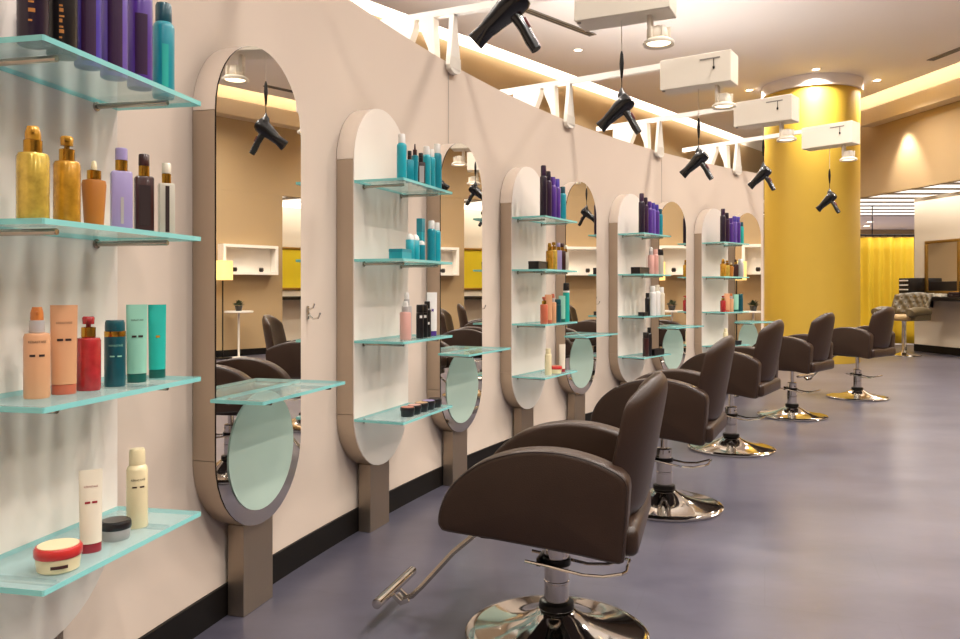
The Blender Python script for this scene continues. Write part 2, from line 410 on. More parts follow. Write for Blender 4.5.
def make_panel():
    t = thing('product_shelf_panel', None, None)
    carcass(t)
    b = MB(); b.prism(pill(HW-0.001, Z0+0.001, Z1-0.001), 0.0, 0.0055); b.build('back_panel', M_PANEL, t)
    for z in SHELF_Z: shelf(t, 'glass_shelf', z, -HW, HW, 0.26, (-0.2, 0.2))
    return t
def make_mirror():
    t = thing('mirror_station', None, None)
    carcass(t)
    b = MB(); b.prism(pill(HW-0.0005, Z0+0.0005, Z1-0.0005), 0.0, 0.0055, mi_side=1); b.build('mirror_glass', [M_MIRROR, M_DARKM], t, True, 30)
    b = MB(); b.prism(circ(0.222, 48, 0, Z0+HW-0.012), -0.004, -0.0005); b.build('frosted_disc', M_FROST, t)
    shelf(t, 'glass_table', 0.83, -HW-0.035, HW-0.005, 0.205, (-0.22, 0.22))
    return t
panel0 = make_panel(); mirror0 = make_mirror()
ORD = dict(P0='nearest shelf panel', P2='second shelf panel', P3='third shelf panel', P4='fourth shelf panel', P5='farthest shelf panel')
UNIT = {}
for nm, lb in [('P0', 'white shelf panel nearest the camera, gold oil bottles on its second glass shelf'),
               ('P2', 'white pill-shaped shelf panel with turquoise bottles, beside the nearest mirror'),
               ('P3', 'white pill-shaped shelf panel between second and third mirrors, third panel along the wall'),
               ('P4', 'white pill-shaped shelf panel with tall white bottles, fourth along the wall'),
               ('P5', 'white pill-shaped shelf panel farthest along the wall, next to the last mirror')]:
    t = panel0 if nm == 'P0' else dup(panel0)
    x, y = polar(RF, PH[nm]); t.location = (x, y, 0); t.rotation_euler = (0, 0, rot_wall(PH[nm])); tag(t, lb, 'shelf unit', 'white shelf panels along the curved wall'); UNIT[nm] = t
for nm, lb in [('M1', 'tall pill-shaped wall mirror with frosted disc, nearest and largest of the five'),
               ('M2', 'pill-shaped wall mirror right behind the turquoise bottles, second along the wall'),
               ('M3', 'pill-shaped wall mirror third along the wall, yellow reflected in its middle'),
               ('M4', 'pill-shaped wall mirror fourth along the wall, behind the tall white bottles'),
               ('M5', 'pill-shaped wall mirror last along the wall, touching the yellow column in view')]:
    t = mirror0 if nm == 'M1' else dup(mirror0)
    x, y = polar(RF, PH[nm]); t.location = (x, y, 0); t.rotation_euler = (0, 0, rot_wall(PH[nm])); tag(t, lb, 'mirror', 'pill-shaped mirrors along the curved wall'); UNIT[nm] = t

# coat hooks on the wall beside the mirrors
def hook(phi, z, label):
    x, y = polar(RW, phi)
    t = thing('coat_hook', label, 'hook', (x, y, z), rot_wall(phi), 'small coat hooks beside the mirrors')
    b = MB(); b.box(-0.008, 0.008, -0.008, -0.0005, -0.03, 0.03, 0.003); b.build('back_plate', M_CHROME, t)
    b = MB(); b.tube([(0, -0.008, -0.012), (0, -0.03, -0.028), (0, -0.055, -0.024), (0, -0.066, 0.0)], 0.0045, 8)
    b.tube([(0, -0.008, 0.012), (0, -0.03, 0.022), (0, -0.036, 0.04)], 0.0045, 8); b.build('prong', M_CHROME, t)
hook(18.4, 1.10, 'chrome coat hook on the wall just past the nearest mirror')
hook(26.75, 1.10, 'tiny coat hook on the wall just past the second mirror')
hook(35.35, 1.10, 'tiny coat hook on the wall just past the third mirror')

# ------------------------------------------------------------------ products
PAL = dict(black='171315', plum='35173A', blkpurple='23132A', bluepurp='4B3AA0', purple='55308C', lilacpurp='6C52A8', teal='148E9C', dteal='0C4A57', turq='16A3B2', turqd='0E8C9C',
           gold='C9922A', goldl='D6B04A', amber='B9742A', lilac='A99AC8', brown='3E1E1A', dbrown='2C1815', clear='CFC6B4', peach='D8A076', coral='C8694C', orange='CE7A3A', red='AA2A2C',
           darkred='9B1B2B', deepteal='0B4E57', mint='8FC6AE', aqua='17AE9F', cream='EBD9AE', creamw='EADFC9', white='F0ECE6', pink='DDA79B', grey='B7B0AC', lidred='C62F2C', black2='0E0C0C',
           tan='CDA06A', grn='0F5B50')
def pm(c, rough=0.3, metal=0.0, coat=0.25):
    if c == 'red': return mat('product_red', PAL[c], 0.22, coat=0.4, noise=0.5, nscale=45)
    if c in ('gold', 'goldl'): return mat('product_%s' % c, PAL[c], 0.22, 0.35, coat=0.4, noise=0.6, nscale=55)
    return mat('product_%s%s' % (c, '_metal' if metal else ''), PAL[c], rough, metal, coat=coat, noise=0.03, nscale=30)
FRONT = radians(-138)                         # labels turned from the wall towards the aisle
def product(name, unit, s, u, v, h, w, kind, body, cap, label, cat=None, det=0, group=None, rz=0.0, cap2=None, mark=None, flat=1.0, txt=None):
    base = UNIT[unit]; c = cos(base.rotation_euler.z); d = sin(base.rotation_euler.z)
    X = base.location.x+u*c+v*d; Y = base.location.y+u*d-v*c
    full = '%s, %s shelf of the %s' % (label, ('top', 'second', 'third', 'bottom')[s], ORD[unit])
    t = thing(name, full, cat or name.split('_')[-1], (X, Y, SHELF_Z[s]+0.0005), base.rotation_euler.z+rz, 'products on the %s shelf of the %s' % (('top', 'second', 'third', 'bottom')[s], ORD[unit]))
    r = w/2; n = 24 if det else 14
    mbod = pm(body); mcap = pm(cap) if cap in PAL else {'goldm': M_GOLD, 'chrome': M_SATIN}[cap]
    F = FRONT
    if kind == 'can':                        # straight body, shoulder, cap
        ch = h*0.2; b = MB(); b.lathe([(r*0.94, 0), (r, 0.004), (r, h-ch-r*0.55), (r*0.93, h-ch-r*0.25), (r*0.72, h-ch)], n); bo = b.build('body', mbod, t)
        b = MB(); b.lathe([(r*0.74, h-ch), (r*0.76, h-ch+0.003), (r*0.74, h-0.006), (r*0.66, h)], n); b.build('cap', mcap, t)
    elif kind == 'cyl':                      # straight bottle with flush cap
        ch = h*0.24; b = MB(); b.lathe([(r*0.95, 0), (r, 0.004), (r, h-ch-0.001)], n); bo = b.build('body', mbod, t)
        if cap2:
            b = MB(); b.lathe([(r*1.01, h-ch-0.001), (r*1.01, h-ch+0.012)], n); b.build('collar', M_GOLD if cap2 == 'goldm' else pm(cap2), t); ch -= 0.012
        b = MB(); b.lathe([(r*0.93, h-ch), (r*0.95, h-ch+0.003), (r*0.93, h-0.006), (r*0.84, h)], n); b.build('cap', mcap, t)
    elif kind in ('spray', 'pump', 'dropper', 'square'):
        bh = h*0.72
        b = MB()
        if kind == 'square':
            b.box(-r, r, -r*0.8, r*0.8, 0, bh, r*0.25, M=Matrix.Rotation(F+pi/2, 4, 'Z'))
        elif kind == 'dropper':
            b.lathe([(r*0.74, 0), (r*0.78, 0.004), (r, bh-0.012), (r*0.93, bh-0.003), (r*0.45, bh)], n)
        else:
            b.lathe([(r*0.94, 0), (r, 0.005), (r, bh-0.009), (r*0.9, bh-0.002), (r*0.45, bh)], n)
        bo = b.build('body', mbod, t)
        b = MB(); cr = r*0.56
        b.lathe([(cr, bh), (cr*1.03, bh+0.002), (cr*1.03, bh+h*0.13), (cr*0.9, bh+h*0.135)], n); b.build('collar', M_GOLD if (cap2 or 'goldm') == 'goldm' else pm(cap2), t)
        b = MB(); zz = bh+h*0.135
        if kind == 'dropper':
            b.lathe([(r*0.24, zz), (r*0.26, zz+0.006), (r*0.2, h-0.004), (r*0.1, h)], n)
        elif kind == 'pump':
            b.lathe([(r*0.2, zz), (r*0.2, zz+0.006), (r*0.46, zz+0.007), (r*0.5, h-0.004), (r*0.4, h)], n)
            b.box(0, r*0.95, -r*0.2, r*0.2, h-0.014, h-0.004, 0.002, M=Matrix.Rotation(F, 4, 'Z'))
        elif kind == 'square':
            b.lathe([(cr*1.02, zz), (cr*1.05, zz+0.003), (cr*1.03, h-0.002), (cr*0.9, h)], n)
        else:
            b.lathe([(r*0.48, zz), (r*0.5, zz+0.004), (r*0.48, h-0.012), (r*0.36, h)], n)
            b.box(0, r*0.6, -r*0.1, r*0.1, h-0.016, h-0.009, 0.001, M=Matrix.Rotation(F, 4, 'Z'))
        b.build('spray_head' if kind == 'spray' else 'pump_head' if kind == 'pump' else 'pipette' if kind == 'dropper' else 'cap', mcap, t)
    elif kind == 'tube':                     # stands on its cap, crimped flat at the top
        ch = h*0.11; b = MB(); b.lathe([(r*0.88, 0), (r*0.92, 0.002), (r*0.92, ch), (r*0.85, ch+0.001)], n, sy=0.72, M=Matrix.Rotation(F+pi/2, 4, 'Z')); b.build('cap', mcap, t)
        vs = []; K = 8; nn = 20
        prof = [(i/K) for i in range(K+1)]
        b = MB()
        def fn(a, q):
            ang = 2*pi*a; th = r*0.68*(1-q**1.5)+0.0012
            return (r*(0.93+0.07*q)*cos(ang), th*sin(ang), ch+0.001+q*(h-ch-0.001))
        R_ = Matrix.Rotation(F+pi/2, 4, 'Z')
        b.grid(fn, nn, K, M=R_)
        b.add([fn(k/nn, 0) for k in range(nn)], [tuple(reversed(range(nn)))], 0, R_); b.add([fn(k/nn, 1) for k in range(nn)], [tuple(range(nn))], 0, R_)
        bo = b.build('body', mbod, t, merge=True)
    elif kind == 'jar':
        lh = h*0.42; b = MB(); b.lathe([(r*0.8, 0), (r*0.88, 0.003), (r*0.95, h-lh)], n); bo = b.build('body', mbod, t)
        b = MB(); b.lathe([(r*0.97, h-lh), (r, h-lh+0.002), (r, h-0.006), (r*0.93, h-0.001)], n); li = b.build('lid', mcap, t)
        if cap2:
            b = MB(); b.lathe([(r*0.86, h-0.0008), (r*0.86, h+0.0006)], n); b.build('lid_top', pm(cap2), li)
    elif kind == 'domejar':
        b = MB(); b.lathe([(r*0.92, 0), (r, 0.003), (r, h*0.76), (r*0.9, h*0.78)], n); bo = b.build('body', mbod, t)
        b = MB(); b.lathe([(r*0.9, h*0.78), (r*0.92, h*0.83), (r*0.7, h*0.94), (r*0.3, h)], n); b.build('cap', mcap, t)
    elif kind == 'box':
        b = MB(); b.box(-r, r, -flat/2, flat/2, 0, h, 0.002, M=None); bo = b.build('carton', mbod, t, False)
        b = MB(); b.box(-r*1.01, r*1.01, -flat/2-0.001, flat/2+0.001, h*0.68, h+0.001, 0.002); b.build('lid', mcap, t, False)
    elif kind == 'tray':
        b = MB(); b.box(-r, r, -flat/2, flat/2, 0, 0.006); b.box(-r, r, -flat/2, -flat/2+0.006, 0.006, h); b.box(-r, r, flat/2-0.006, flat/2, 0.006, h); bo = b.build('tray_base', mbod, t, False)
        for q in (-1, 1):
            b = MB(); b.box(min(q*r, q*(r-0.006)), max(q*r, q*(r-0.006)), -flat/2+0.006, flat/2-0.006, 0.006, h); b.build('tray_end', mcap, t, False)
    if mark and kind not in ('box', 'tray'):
        mc, z0, z1, half = mark; b = MB(); rr = r
        if kind == 'tube':
            q = (h*z1); yy = -(r*0.68*(1-((q-h*0.11)/(h*0.89))**1.5)+0.0012)-0.0008
            R_ = Matrix.Rotation(F+pi/2, 4, 'Z')
            if txt:
                vs, fs = text_mesh(txt, r*1.15); y2 = -(r*0.68*(1-((h*0.80-h*0.11)/(h*0.89))**1.5)+0.0012)-0.0012
                zc = h*0.80
                b.add([(x, y2-0.0, zc+y_) for x, y_ in vs], fs, 0, R_)
            for sgn in ((-1, 1) if txt else (0,)):
                x0 = sgn*r*0.3; b2 = MB() if txt else b; b2.box(x0-r*0.22, x0+r*0.22, yy-0.0004, yy, h*z0, h*z1, M=R_)
                if txt: b2.build('stripe', pm(mc, 0.5, 0, 0), bo, False)
        else:
            if kind == 'square':
                R_ = Matrix.Rotation(F+pi/2, 4, 'Z'); b.box(-r*half, r*half, -r*0.8-0.0012, -r*0.8-0.0003, h*z0, h*z1, M=R_)
            elif kind == 'dropper':
                wrap_patch(b, r*(0.8+0.2*(z1/0.72)), F-half, F+half, h*z0, h*z1)
            else:
                if txt:
                    wrap_text(b, txt, r*1.35, rr, h*0.62, F)
                    for sgn in (-1, 1): wrap_patch(b, rr, F+sgn*0.35-0.22, F+sgn*0.35+0.22, h*z0, h*z1)
                elif mc == 'amber':          # rows of small gilt lettering, too small to read
                    for q in range(7):
                        zz = h*(z0+(z1-z0)*q/7); wd = half*(0.5+0.5*((q*37) % 10)/10)
                        wrap_patch(b, rr, F-half*0.6, F-half*0.6+wd, zz, zz+0.004+0.004*(q % 2))
                else:
                    wrap_patch(b, rr, F-half, F+half, h*z0, h*z1)
        b.build('lettering' if txt else 'label', pm(mc, 0.5, 0, 0), bo, False)
    return t
P = product
TX = 'K\u00c9RASTASE'
# --- nearest panel
P('hairspray_can', 'P0', 0, -.227, .18, .36, .060, 'can', 'blkpurple', 'black', 'black and purple hairspray can, near end', det=1, mark=('amber', .12, .5, .5))
P('hairspray_can', 'P0', 0, -.142, .18, .34, .062, 'can', 'black', 'black', 'black hairspray can with gold lettering', det=1, mark=('amber', .1, .34, .35))
P('hairspray_can', 'P0', 0, -.059, .18, .33, .058, 'can', 'bluepurp', 'plum', 'blue and magenta hairspray can', det=1, mark=('plum', .03, .72, .55))
P('hairspray_can', 'P0', 0, .033, .18, .32, .062, 'can', 'lilacpurp', 'plum', 'lilac and plum hairspray can', det=1, mark=('plum', .03, .7, .55))
P('hairspray_can', 'P0', 0, .134, .18, .31, .061, 'can', 'purple', 'purple', 'purple hairspray can beside the teal can', det=1, mark=('plum', .1, .6, .5))
P('hairspray_can', 'P0', 0, .236, .18, .255, .056, 'can', 'teal', 'dteal', 'short teal can with dark teal cap', det=1, mark=('aqua', .1, .55, .3))
P('oil_bottle', 'P0', 1, -.227, .18, .200, .063, 'spray', 'goldl', 'gold', 'largest gold oil bottle with gold spray head', det=1)
P('oil_bottle', 'P0', 1, -.127, .18, .198, .056, 'pump', 'gold', 'gold', 'gold oil bottle with pump head', det=1)
P('serum_bottle', 'P0', 1, -.038, .18, .158, .054, 'dropper', 'amber', 'cream', 'short amber serum bottle with pipette', det=1)
P('hair_bottle', 'P0', 1, .061, .18, .205, .049, 'square', 'lilac', 'lilac', 'lilac square bottle with gold collar', det=1, mark=('grey', .08, .40, .14))
P('hair_bottle', 'P0', 1, .151, .18, .205, .046, 'square', 'brown', 'brown', 'dark brown square bottle with gold collar', det=1, mark=('dbrown', .1, .6, .6))
P('perfume_bottle', 'P0', 1, .249, .18, .198, .041, 'square', 'clear', 'creamw', 'slim clear bottle with dark stripe', det=1, mark=('dbrown', .05, .68, .25))
P('spray_bottle', 'P0', 2, -.170, .140, .200, .053, 'spray', 'peach', 'orange', 'peach spray bottle with orange head', det=1, cap2='grey', mark=('dbrown', .46, .485, .5), txt=TX)
P('cream_tube', 'P0', 2, -.101, .151, .203, .056, 'tube', 'peach', 'coral', 'peach tube standing on a coral cap', det=1, mark=('dbrown', .60, .625, .5), txt=TX)
P('oil_bottle', 'P0', 2, -.028, .157, .175, .055, 'pump', 'red', 'red', 'red oil bottle with gold collar', det=1)
P('hair_bottle', 'P0', 2, .053, .168, .163, .049, 'cyl', 'deepteal', 'deepteal', 'dark teal bottle with gold band', det=1, cap2='goldm', mark=('mint', .45, .47, .5), txt=TX)
P('cream_tube', 'P0', 2, .137, .169, .200, .051, 'tube', 'mint', 'grn', 'pale mint tube standing on a dark green cap', det=1, mark=('dbrown', .58, .605, .5), txt=TX)
P('cream_tube', 'P0', 2, .240, .158, .198, .046, 'tube', 'aqua', 'grn', 'bright turquoise tube on a dark green cap', det=1, mark=('gold', .55, .58, .4))
P('cream_jar', 'P0', 3, -.177, .200, .054, .096, 'jar', 'cream', 'lidred', 'wide cream jar with red rimmed lid', det=1, cap2='cream', mark=('brown', .25, .38, .35))
P('cream_tube', 'P0', 3, -.062, .190, .190, .050, 'tube', 'creamw', 'darkred', 'cream tube standing on a dark red cap', det=1, mark=('darkred', .60, .625, .5), txt=TX)
P('wax_jar', 'P0', 3, .032, .185, .046, .073, 'jar', 'grey', 'black', 'low grey jar with black lid', det=1, cap2='black2')
P('mousse_can', 'P0', 3, .130, .175, .200, .052, 'can', 'cream', 'cream', 'cream coloured mousse can', det=1, mark=('brown', .52, .54, .5), txt=TX)
# --- second panel
P('shampoo_bottle', 'P2', 0, -.19, .20, .22, .048, 'can', 'turq', 'white', 'white-capped turquoise bottle, near end')
P('small_bottle', 'P2', 0, -.105, .20, .155, .036, 'square', 'turqd', 'black', 'small turquoise bottle with black cap', cap2='dbrown')
P('small_bottle', 'P2', 0, -.045, .20, .20, .036, 'dropper', 'turqd', 'brown', 'turquoise bottle with brown pipette', cap2='brown')
P('small_bottle', 'P2', 0, .022, .20, .165, .040, 'square', 'dbrown', 'black', 'dark brown bottle with pale label', cap2='black', mark=('grey', .1, .6, .6))
P('shampoo_bottle', 'P2', 0, .090, .20, .21, .044, 'can', 'turq', 'white', 'white-capped turquoise bottle beside dark brown one')
P('shampoo_bottle', 'P2', 0, .150, .20, .205, .042, 'can', 'turq', 'white', 'white-capped turquoise bottle second from far end')
P('shampoo_bottle', 'P2', 0, .222, .20, .245, .050, 'can', 'turqd', 'white', 'tallest turquoise bottle at the far end')
P('product_box', 'P2', 1, -.205, .20, .045, .10, 'box', 'turq', 'turqd', 'low turquoise box', flat=.07)
P('cream_jar', 'P2', 1, -.100, .20, .125, .043, 'domejar', 'turq', 'white', 'white-domed turquoise jar beside the low box')
P('cream_jar', 'P2', 1, -.040, .20, .125, .043, 'domejar', 'turq', 'white', 'white-domed turquoise jar second from low box')
P('cream_jar', 'P2', 1, .030, .20, .10, .038, 'domejar', 'turqd', 'white', 'smallest turquoise jar with white dome')
P('product_box', 'P2', 1, .085, .17, .215, .036, 'box', 'turq', 'turqd', 'slim upright turquoise box', flat=.03)
P('shampoo_bottle', 'P2', 1, .150, .20, .21, .045, 'can', 'turqd', 'white', 'turquoise bottle just past the slim upright box')
P('shampoo_bottle', 'P2', 1, .215, .20, .205, .045, 'can', 'turq', 'white', 'turquoise bottle at the far end')
P('spray_bottle', 'P2', 2, -.150, .20, .185, .056, 'spray', 'pink', 'white', 'pink spray bottle', cap2='grey')
P('spray_bottle', 'P2', 2, -.075, .17, .225, .050, 'spray', 'grey', 'white', 'tall silver spray bottle', cap2='grey')
P('hair_bottle', 'P2', 2, -.010, .21, .165, .038, 'cyl', 'black', 'black2', 'black bottle next to the silver spray bottle', mark=('white', .6, .68, .35))
P('hair_bottle', 'P2', 2, .040, .21, .165, .038, 'cyl', 'black2', 'black', 'middle black bottle of three', mark=('white', .6, .68, .35))
P('hair_bottle', 'P2', 2, .098, .20, .180, .040, 'can', 'black', 'black2', 'taller black bottle with domed shoulder', mark=('white', .35, .42, .35))
P('cream_tube', 'P2', 2, .178, .19, .225, .056, 'tube', 'white', 'purple', 'white tube with purple cap and edge', mark=('purple', .55, .62, .5))
for i, (uu, cp, cn) in enumerate([(-.128, 'coral', 'coral'), (-.050, 'pink', 'pink'), (.030, 'tan', 'tan'), (.112, 'lilac', 'lilac'), (.195, 'black2', 'black')]):
    P('wax_jar', 'P2', 3, uu, .20, .046, .072, 'jar', 'black', 'black', 'small black jar with %s lid top' % cn, cap2=cp)
# --- third panel
P('hairspray_can', 'P3', 0, -.190, .20, .36, .052, 'can', 'blkpurple', 'plum', 'tallest dark purple can')
P('hairspray_can', 'P3', 0, -.110, .20, .33, .050, 'can', 'plum', 'blkpurple', 'second tallest plum can')
P('hairspray_can', 'P3', 0, -.030, .20, .30, .054, 'can', 'purple', 'purple', 'purple can next to the plum can')
P('hairspray_can', 'P3', 0, .045, .20, .295, .054, 'can', 'purple', 'bluepurp', 'purple can next to the teal can')
P('hairspray_can', 'P3', 0, .150, .20, .25, .052, 'can', 'teal', 'dteal', 'teal can at the far end')
P('product_box', 'P3', 1, -.195, .16, .055, .15, 'box', 'black', 'black2', 'long low black box', flat=.08)
P('oil_bottle', 'P3', 1, -.085, .20, .19, .055, 'spray', 'gold', 'gold', 'gold oil bottle beside the black box')
P('oil_bottle', 'P3', 1, -.015, .20, .20, .055, 'pump', 'goldl', 'gold', 'pale gold oil bottle, second from the black box')
P('hair_bottle', 'P3', 1, .070, .20, .20, .046, 'square', 'lilac', 'lilac', 'lilac square bottle')
P('hair_bottle', 'P3', 1, .140, .20, .20, .046, 'square', 'brown', 'brown', 'dark brown square bottle')
P('perfume_bottle', 'P3', 1, .205, .20, .19, .040, 'square', 'clear', 'creamw', 'slim clear bottle at the far end')
P('oil_bottle', 'P3', 2, -.180, .20, .19, .056, 'pump', 'coral', 'coral', 'coral red pump bottle at the near end')
P('cream_tube', 'P3', 2, -.105, .20, .205, .056, 'tube', 'peach', 'coral', 'peach tube beside the coral pump bottle')
P('spray_bottle', 'P3', 2, -.030, .20, .21, .052, 'spray', 'peach', 'coral', 'peach spray bottle', cap2='grey')
P('hair_bottle', 'P3', 2, .060, .20, .17, .050, 'cyl', 'deepteal', 'deepteal', 'dark teal bottle')
P('cream_tube', 'P3', 2, .135, .20, .195, .054, 'tube', 'mint', 'grn', 'pale mint tube')
P('hair_bottle', 'P3', 2, .215, .20, .29, .050, 'cyl', 'aqua', 'black', 'tall teal bottle with striped dark cap', cap2='white')
P('mousse_can', 'P3', 3, -.110, .20, .19, .050, 'can', 'cream', 'cream', 'cream coloured can')
P('cream_jar', 'P3', 3, .020, .20, .055, .095, 'jar', 'cream', 'lidred', 'cream jar with red lid', cap2='coral')
P('cream_tube', 'P3', 3, .140, .20, .205, .050, 'tube', 'creamw', 'darkred', 'cream tube on a red cap')
# --- fourth panel
P('hairspray_can', 'P4', 0, -.215, .20, .36, .056, 'can', 'blkpurple', 'plum', 'tallest dark purple can')
P('hairspray_can', 'P4', 0, -.135, .20, .33, .052, 'can', 'plum', 'blkpurple', 'second tallest plum can')
P('hairspray_can', 'P4', 0, -.055, .20, .30, .056, 'can', 'purple', 'purple', 'purple can next to the plum can')
P('hairspray_can', 'P4', 0, .020, .20, .295, .056, 'can', 'lilacpurp', 'bluepurp', 'lilac purple can')
P('hairspray_can', 'P4', 0, .095, .20, .285, .056, 'can', 'purple', 'bluepurp', 'purple can next to the teal can')
P('hairspray_can', 'P4', 0, .170, .20, .25, .054, 'can', 'teal', 'dteal', 'teal can at the far end')
P('product_box', 'P4', 1, -.185, .17, .06, .19, 'box', 'black', 'black2', 'long low black box', flat=.09)
P('spray_bottle', 'P4', 1, -.022, .20, .25, .060, 'spray', 'pink', 'white', 'pink spray bottle beside the black box', cap2='grey')
P('hair_bottle', 'P4', 1, .074, .20, .235, .058, 'can', 'pink', 'pink', 'pink bottle, second from the black box')
P('hair_bottle', 'P4', 1, .185, .20, .24, .056, 'cyl', 'clear', 'black', 'clear bottle with black cap')
P('product_box', 'P4', 2, -.185, .20, .035, .08, 'box', 'black', 'black2', 'very low black box', flat=.06)
P('hair_bottle', 'P4', 2, -.095, .20, .21, .048, 'can', 'black', 'black2', 'black bottle')
P('shampoo_bottle', 'P4', 2, .010, .20, .275, .066, 'can', 'white', 'white', 'tall white bottle beside the black bottle')
P('shampoo_bottle', 'P4', 2, .105, .20, .285, .066, 'can', 'white', 'creamw', 'middle white bottle of three')
P('shampoo_bottle', 'P4', 2, .200, .20, .265, .066, 'can', 'creamw', 'white', 'white bottle at the far end')
P('hair_bottle', 'P4', 3, -.130, .20, .22, .058, 'cyl', 'brown', 'black', 'dark red and black bottle')
P('hair_bottle', 'P4', 3, -.060, .20, .26, .050, 'can', 'black', 'black2', 'tallest black bottle behind the tray')
P('display_tray', 'P4', 3, .075, .21, .055, .21, 'tray', 'black', 'black2', 'long black display tray', flat=.06)
P('hair_bottle', 'P4', 3, .13, .11, .21, .05, 'can', 'dbrown', 'black', 'dark brown bottle behind the tray')
# --- farthest panel
P('hairspray_can', 'P5', 0, -.200, .20, .36, .060, 'can', 'blkpurple', 'plum', 'tallest dark purple can')
P('hairspray_can', 'P5', 0, -.115, .20, .32, .056, 'can', 'plum', 'blkpurple', 'second tallest plum can')
P('hairspray_can', 'P5', 0, -.030, .20, .27, .056, 'can', 'purple', 'purple', 'purple can next to the plum can')
P('hairspray_can', 'P5', 0, .055, .20, .295, .060, 'can', 'lilacpurp', 'bluepurp', 'lilac purple can')
P('hairspray_can', 'P5', 0, .135, .20, .295, .060, 'can', 'purple', 'bluepurp', 'purple can next to the teal can')
P('hairspray_can', 'P5', 0, .215, .20, .24, .054, 'can', 'aqua', 'dteal', 'green teal can at the far end')
P('oil_bottle', 'P5', 1, -.198, .20, .19, .062, 'spray', 'gold', 'gold', 'gold oil bottle at the near end')
P('oil_bottle', 'P5', 1, -.111, .20, .175, .060, 'pump', 'goldl', 'gold', 'pale gold oil bottle')
P('serum_bottle', 'P5', 1, -.022, .20, .155, .060, 'dropper', 'amber', 'cream', 'amber serum bottle')
P('hair_bottle', 'P5', 1, .085, .20, .19, .052, 'square', 'brown', 'brown', 'dark brown square bottle')
P('hair_bottle', 'P5', 1, .195, .20, .20, .070, 'can', 'grey', 'white', 'grey bottle')
P('oil_bottle', 'P5', 2, -.200, .20, .175, .060, 'pump', 'red', 'red', 'red pump bottle')
P('cream_tube', 'P5', 2, -.111, .20, .20, .060, 'tube', 'peach', 'coral', 'peach tube')
P('spray_bottle', 'P5', 2, -.020, .20, .20, .054, 'spray', 'peach', 'orange', 'peach spray bottle', cap2='grey')
P('cream_tube', 'P5', 2, .091, .20, .19, .058, 'tube', 'mint', 'grn', 'pale mint tube')
P('hair_bottle', 'P5', 2, .190, .20, .195, .060, 'cyl', 'deepteal', 'deepteal', 'dark teal bottle')
P('mousse_can', 'P5', 3, -.140, .20, .19, .052, 'can', 'cream', 'cream', 'cream coloured can')
P('wax_jar', 'P5', 3, .14, .20, .05, .08, 'jar', 'black', 'black', 'low black jar')

# ================================================================== STYLING CHAIRS
def arm_profile(n=26):
    P_ = [(-0.19, 0.377), (-0.203, 0.379), (-0.208, 0.392), (-0.215, 0.48), (-0.221, 0.575), (-0.222, 0.605)]
    # the arch from rear top, over the crown, down to the blunt nose
    key = [(-0.215, 0.632), (-0.185, 0.657), (-0.12, 0.684), (-0.03, 0.703), (0.06, 0.704), (0.14, 0.690), (0.21, 0.664), (0.265, 0.630), (0.31, 0.588), (0.342, 0.54), (0.360, 0.49), (0.364, 0.455), (0.357, 0.437), (0.335, 0.428)]
    P_ += key
    P_ += [(0.2, 0.418), (0.06, 0.405), (-0.08, 0.391), (-0.15, 0.381)]
    out = []; n_ = len(P_)                    # smooth the outline
    for i in range(n_):
        p0, p1, p2, p3 = (Vector(P_[(i+k) % n_]) for k in (-1, 0, 1, 2))
        for q in (0.0, 0.34, 0.67):
            out.append(tuple(0.5*((2*p1)+(p2-p0)*q+(2*p0-5*p1+4*p2-p3)*q*q+(3*p1-p0-3*p2+p3)*q**3)))
    return out
def pillow_prism(prof, x0, x1, rnd):
    """prism across x with rounded-over rims"""
    n = len(prof); ps = [Vector(p) for p in prof]
    cen = sum(ps, Vector((0, 0)))/n
    lay = []
    for k in range(5):
        a = pi/2*k/4; lay.append((x0+rnd*(1-sin(a)), rnd*(1-cos(a))))
    lay = [(x0+rnd*(1-cos(pi/2*k/4)), rnd*(1-sin(pi/2*k/4))) for k in range(5)]
    lay += [(x1-(x-x0), ins) for x, ins in reversed(lay)]
    pillow_prism.rim = [(cen+(ps[i]-cen)*(1-0.005/0.2))[:] for i in range(n)]
    mb = MB(); vs = []; fs = []
    for x, ins in lay:
        for i in range(n): q = cen+(ps[i]-cen)*(1-ins/0.2); vs.append((x, q.x, q.y))
    for l in range(len(lay)-1):
        for i in range(n):
            j = (i+1) % n; fs.append((l*n+i, l*n+j, (l+1)*n+j, (l+1)*n+i))
    for l in (0, len(lay)-1):                 # flat sides as fans
        c_ = len(vs); q = sum((Vector(vs[l*n+i]) for i in range(n)), Vector((0, 0, 0)))/n; vs.append(q[:])
        fs += [(c_, l*n+i, l*n+(i+1) % n) for i in range(n)]
    mb.add(vs, fs); return mb
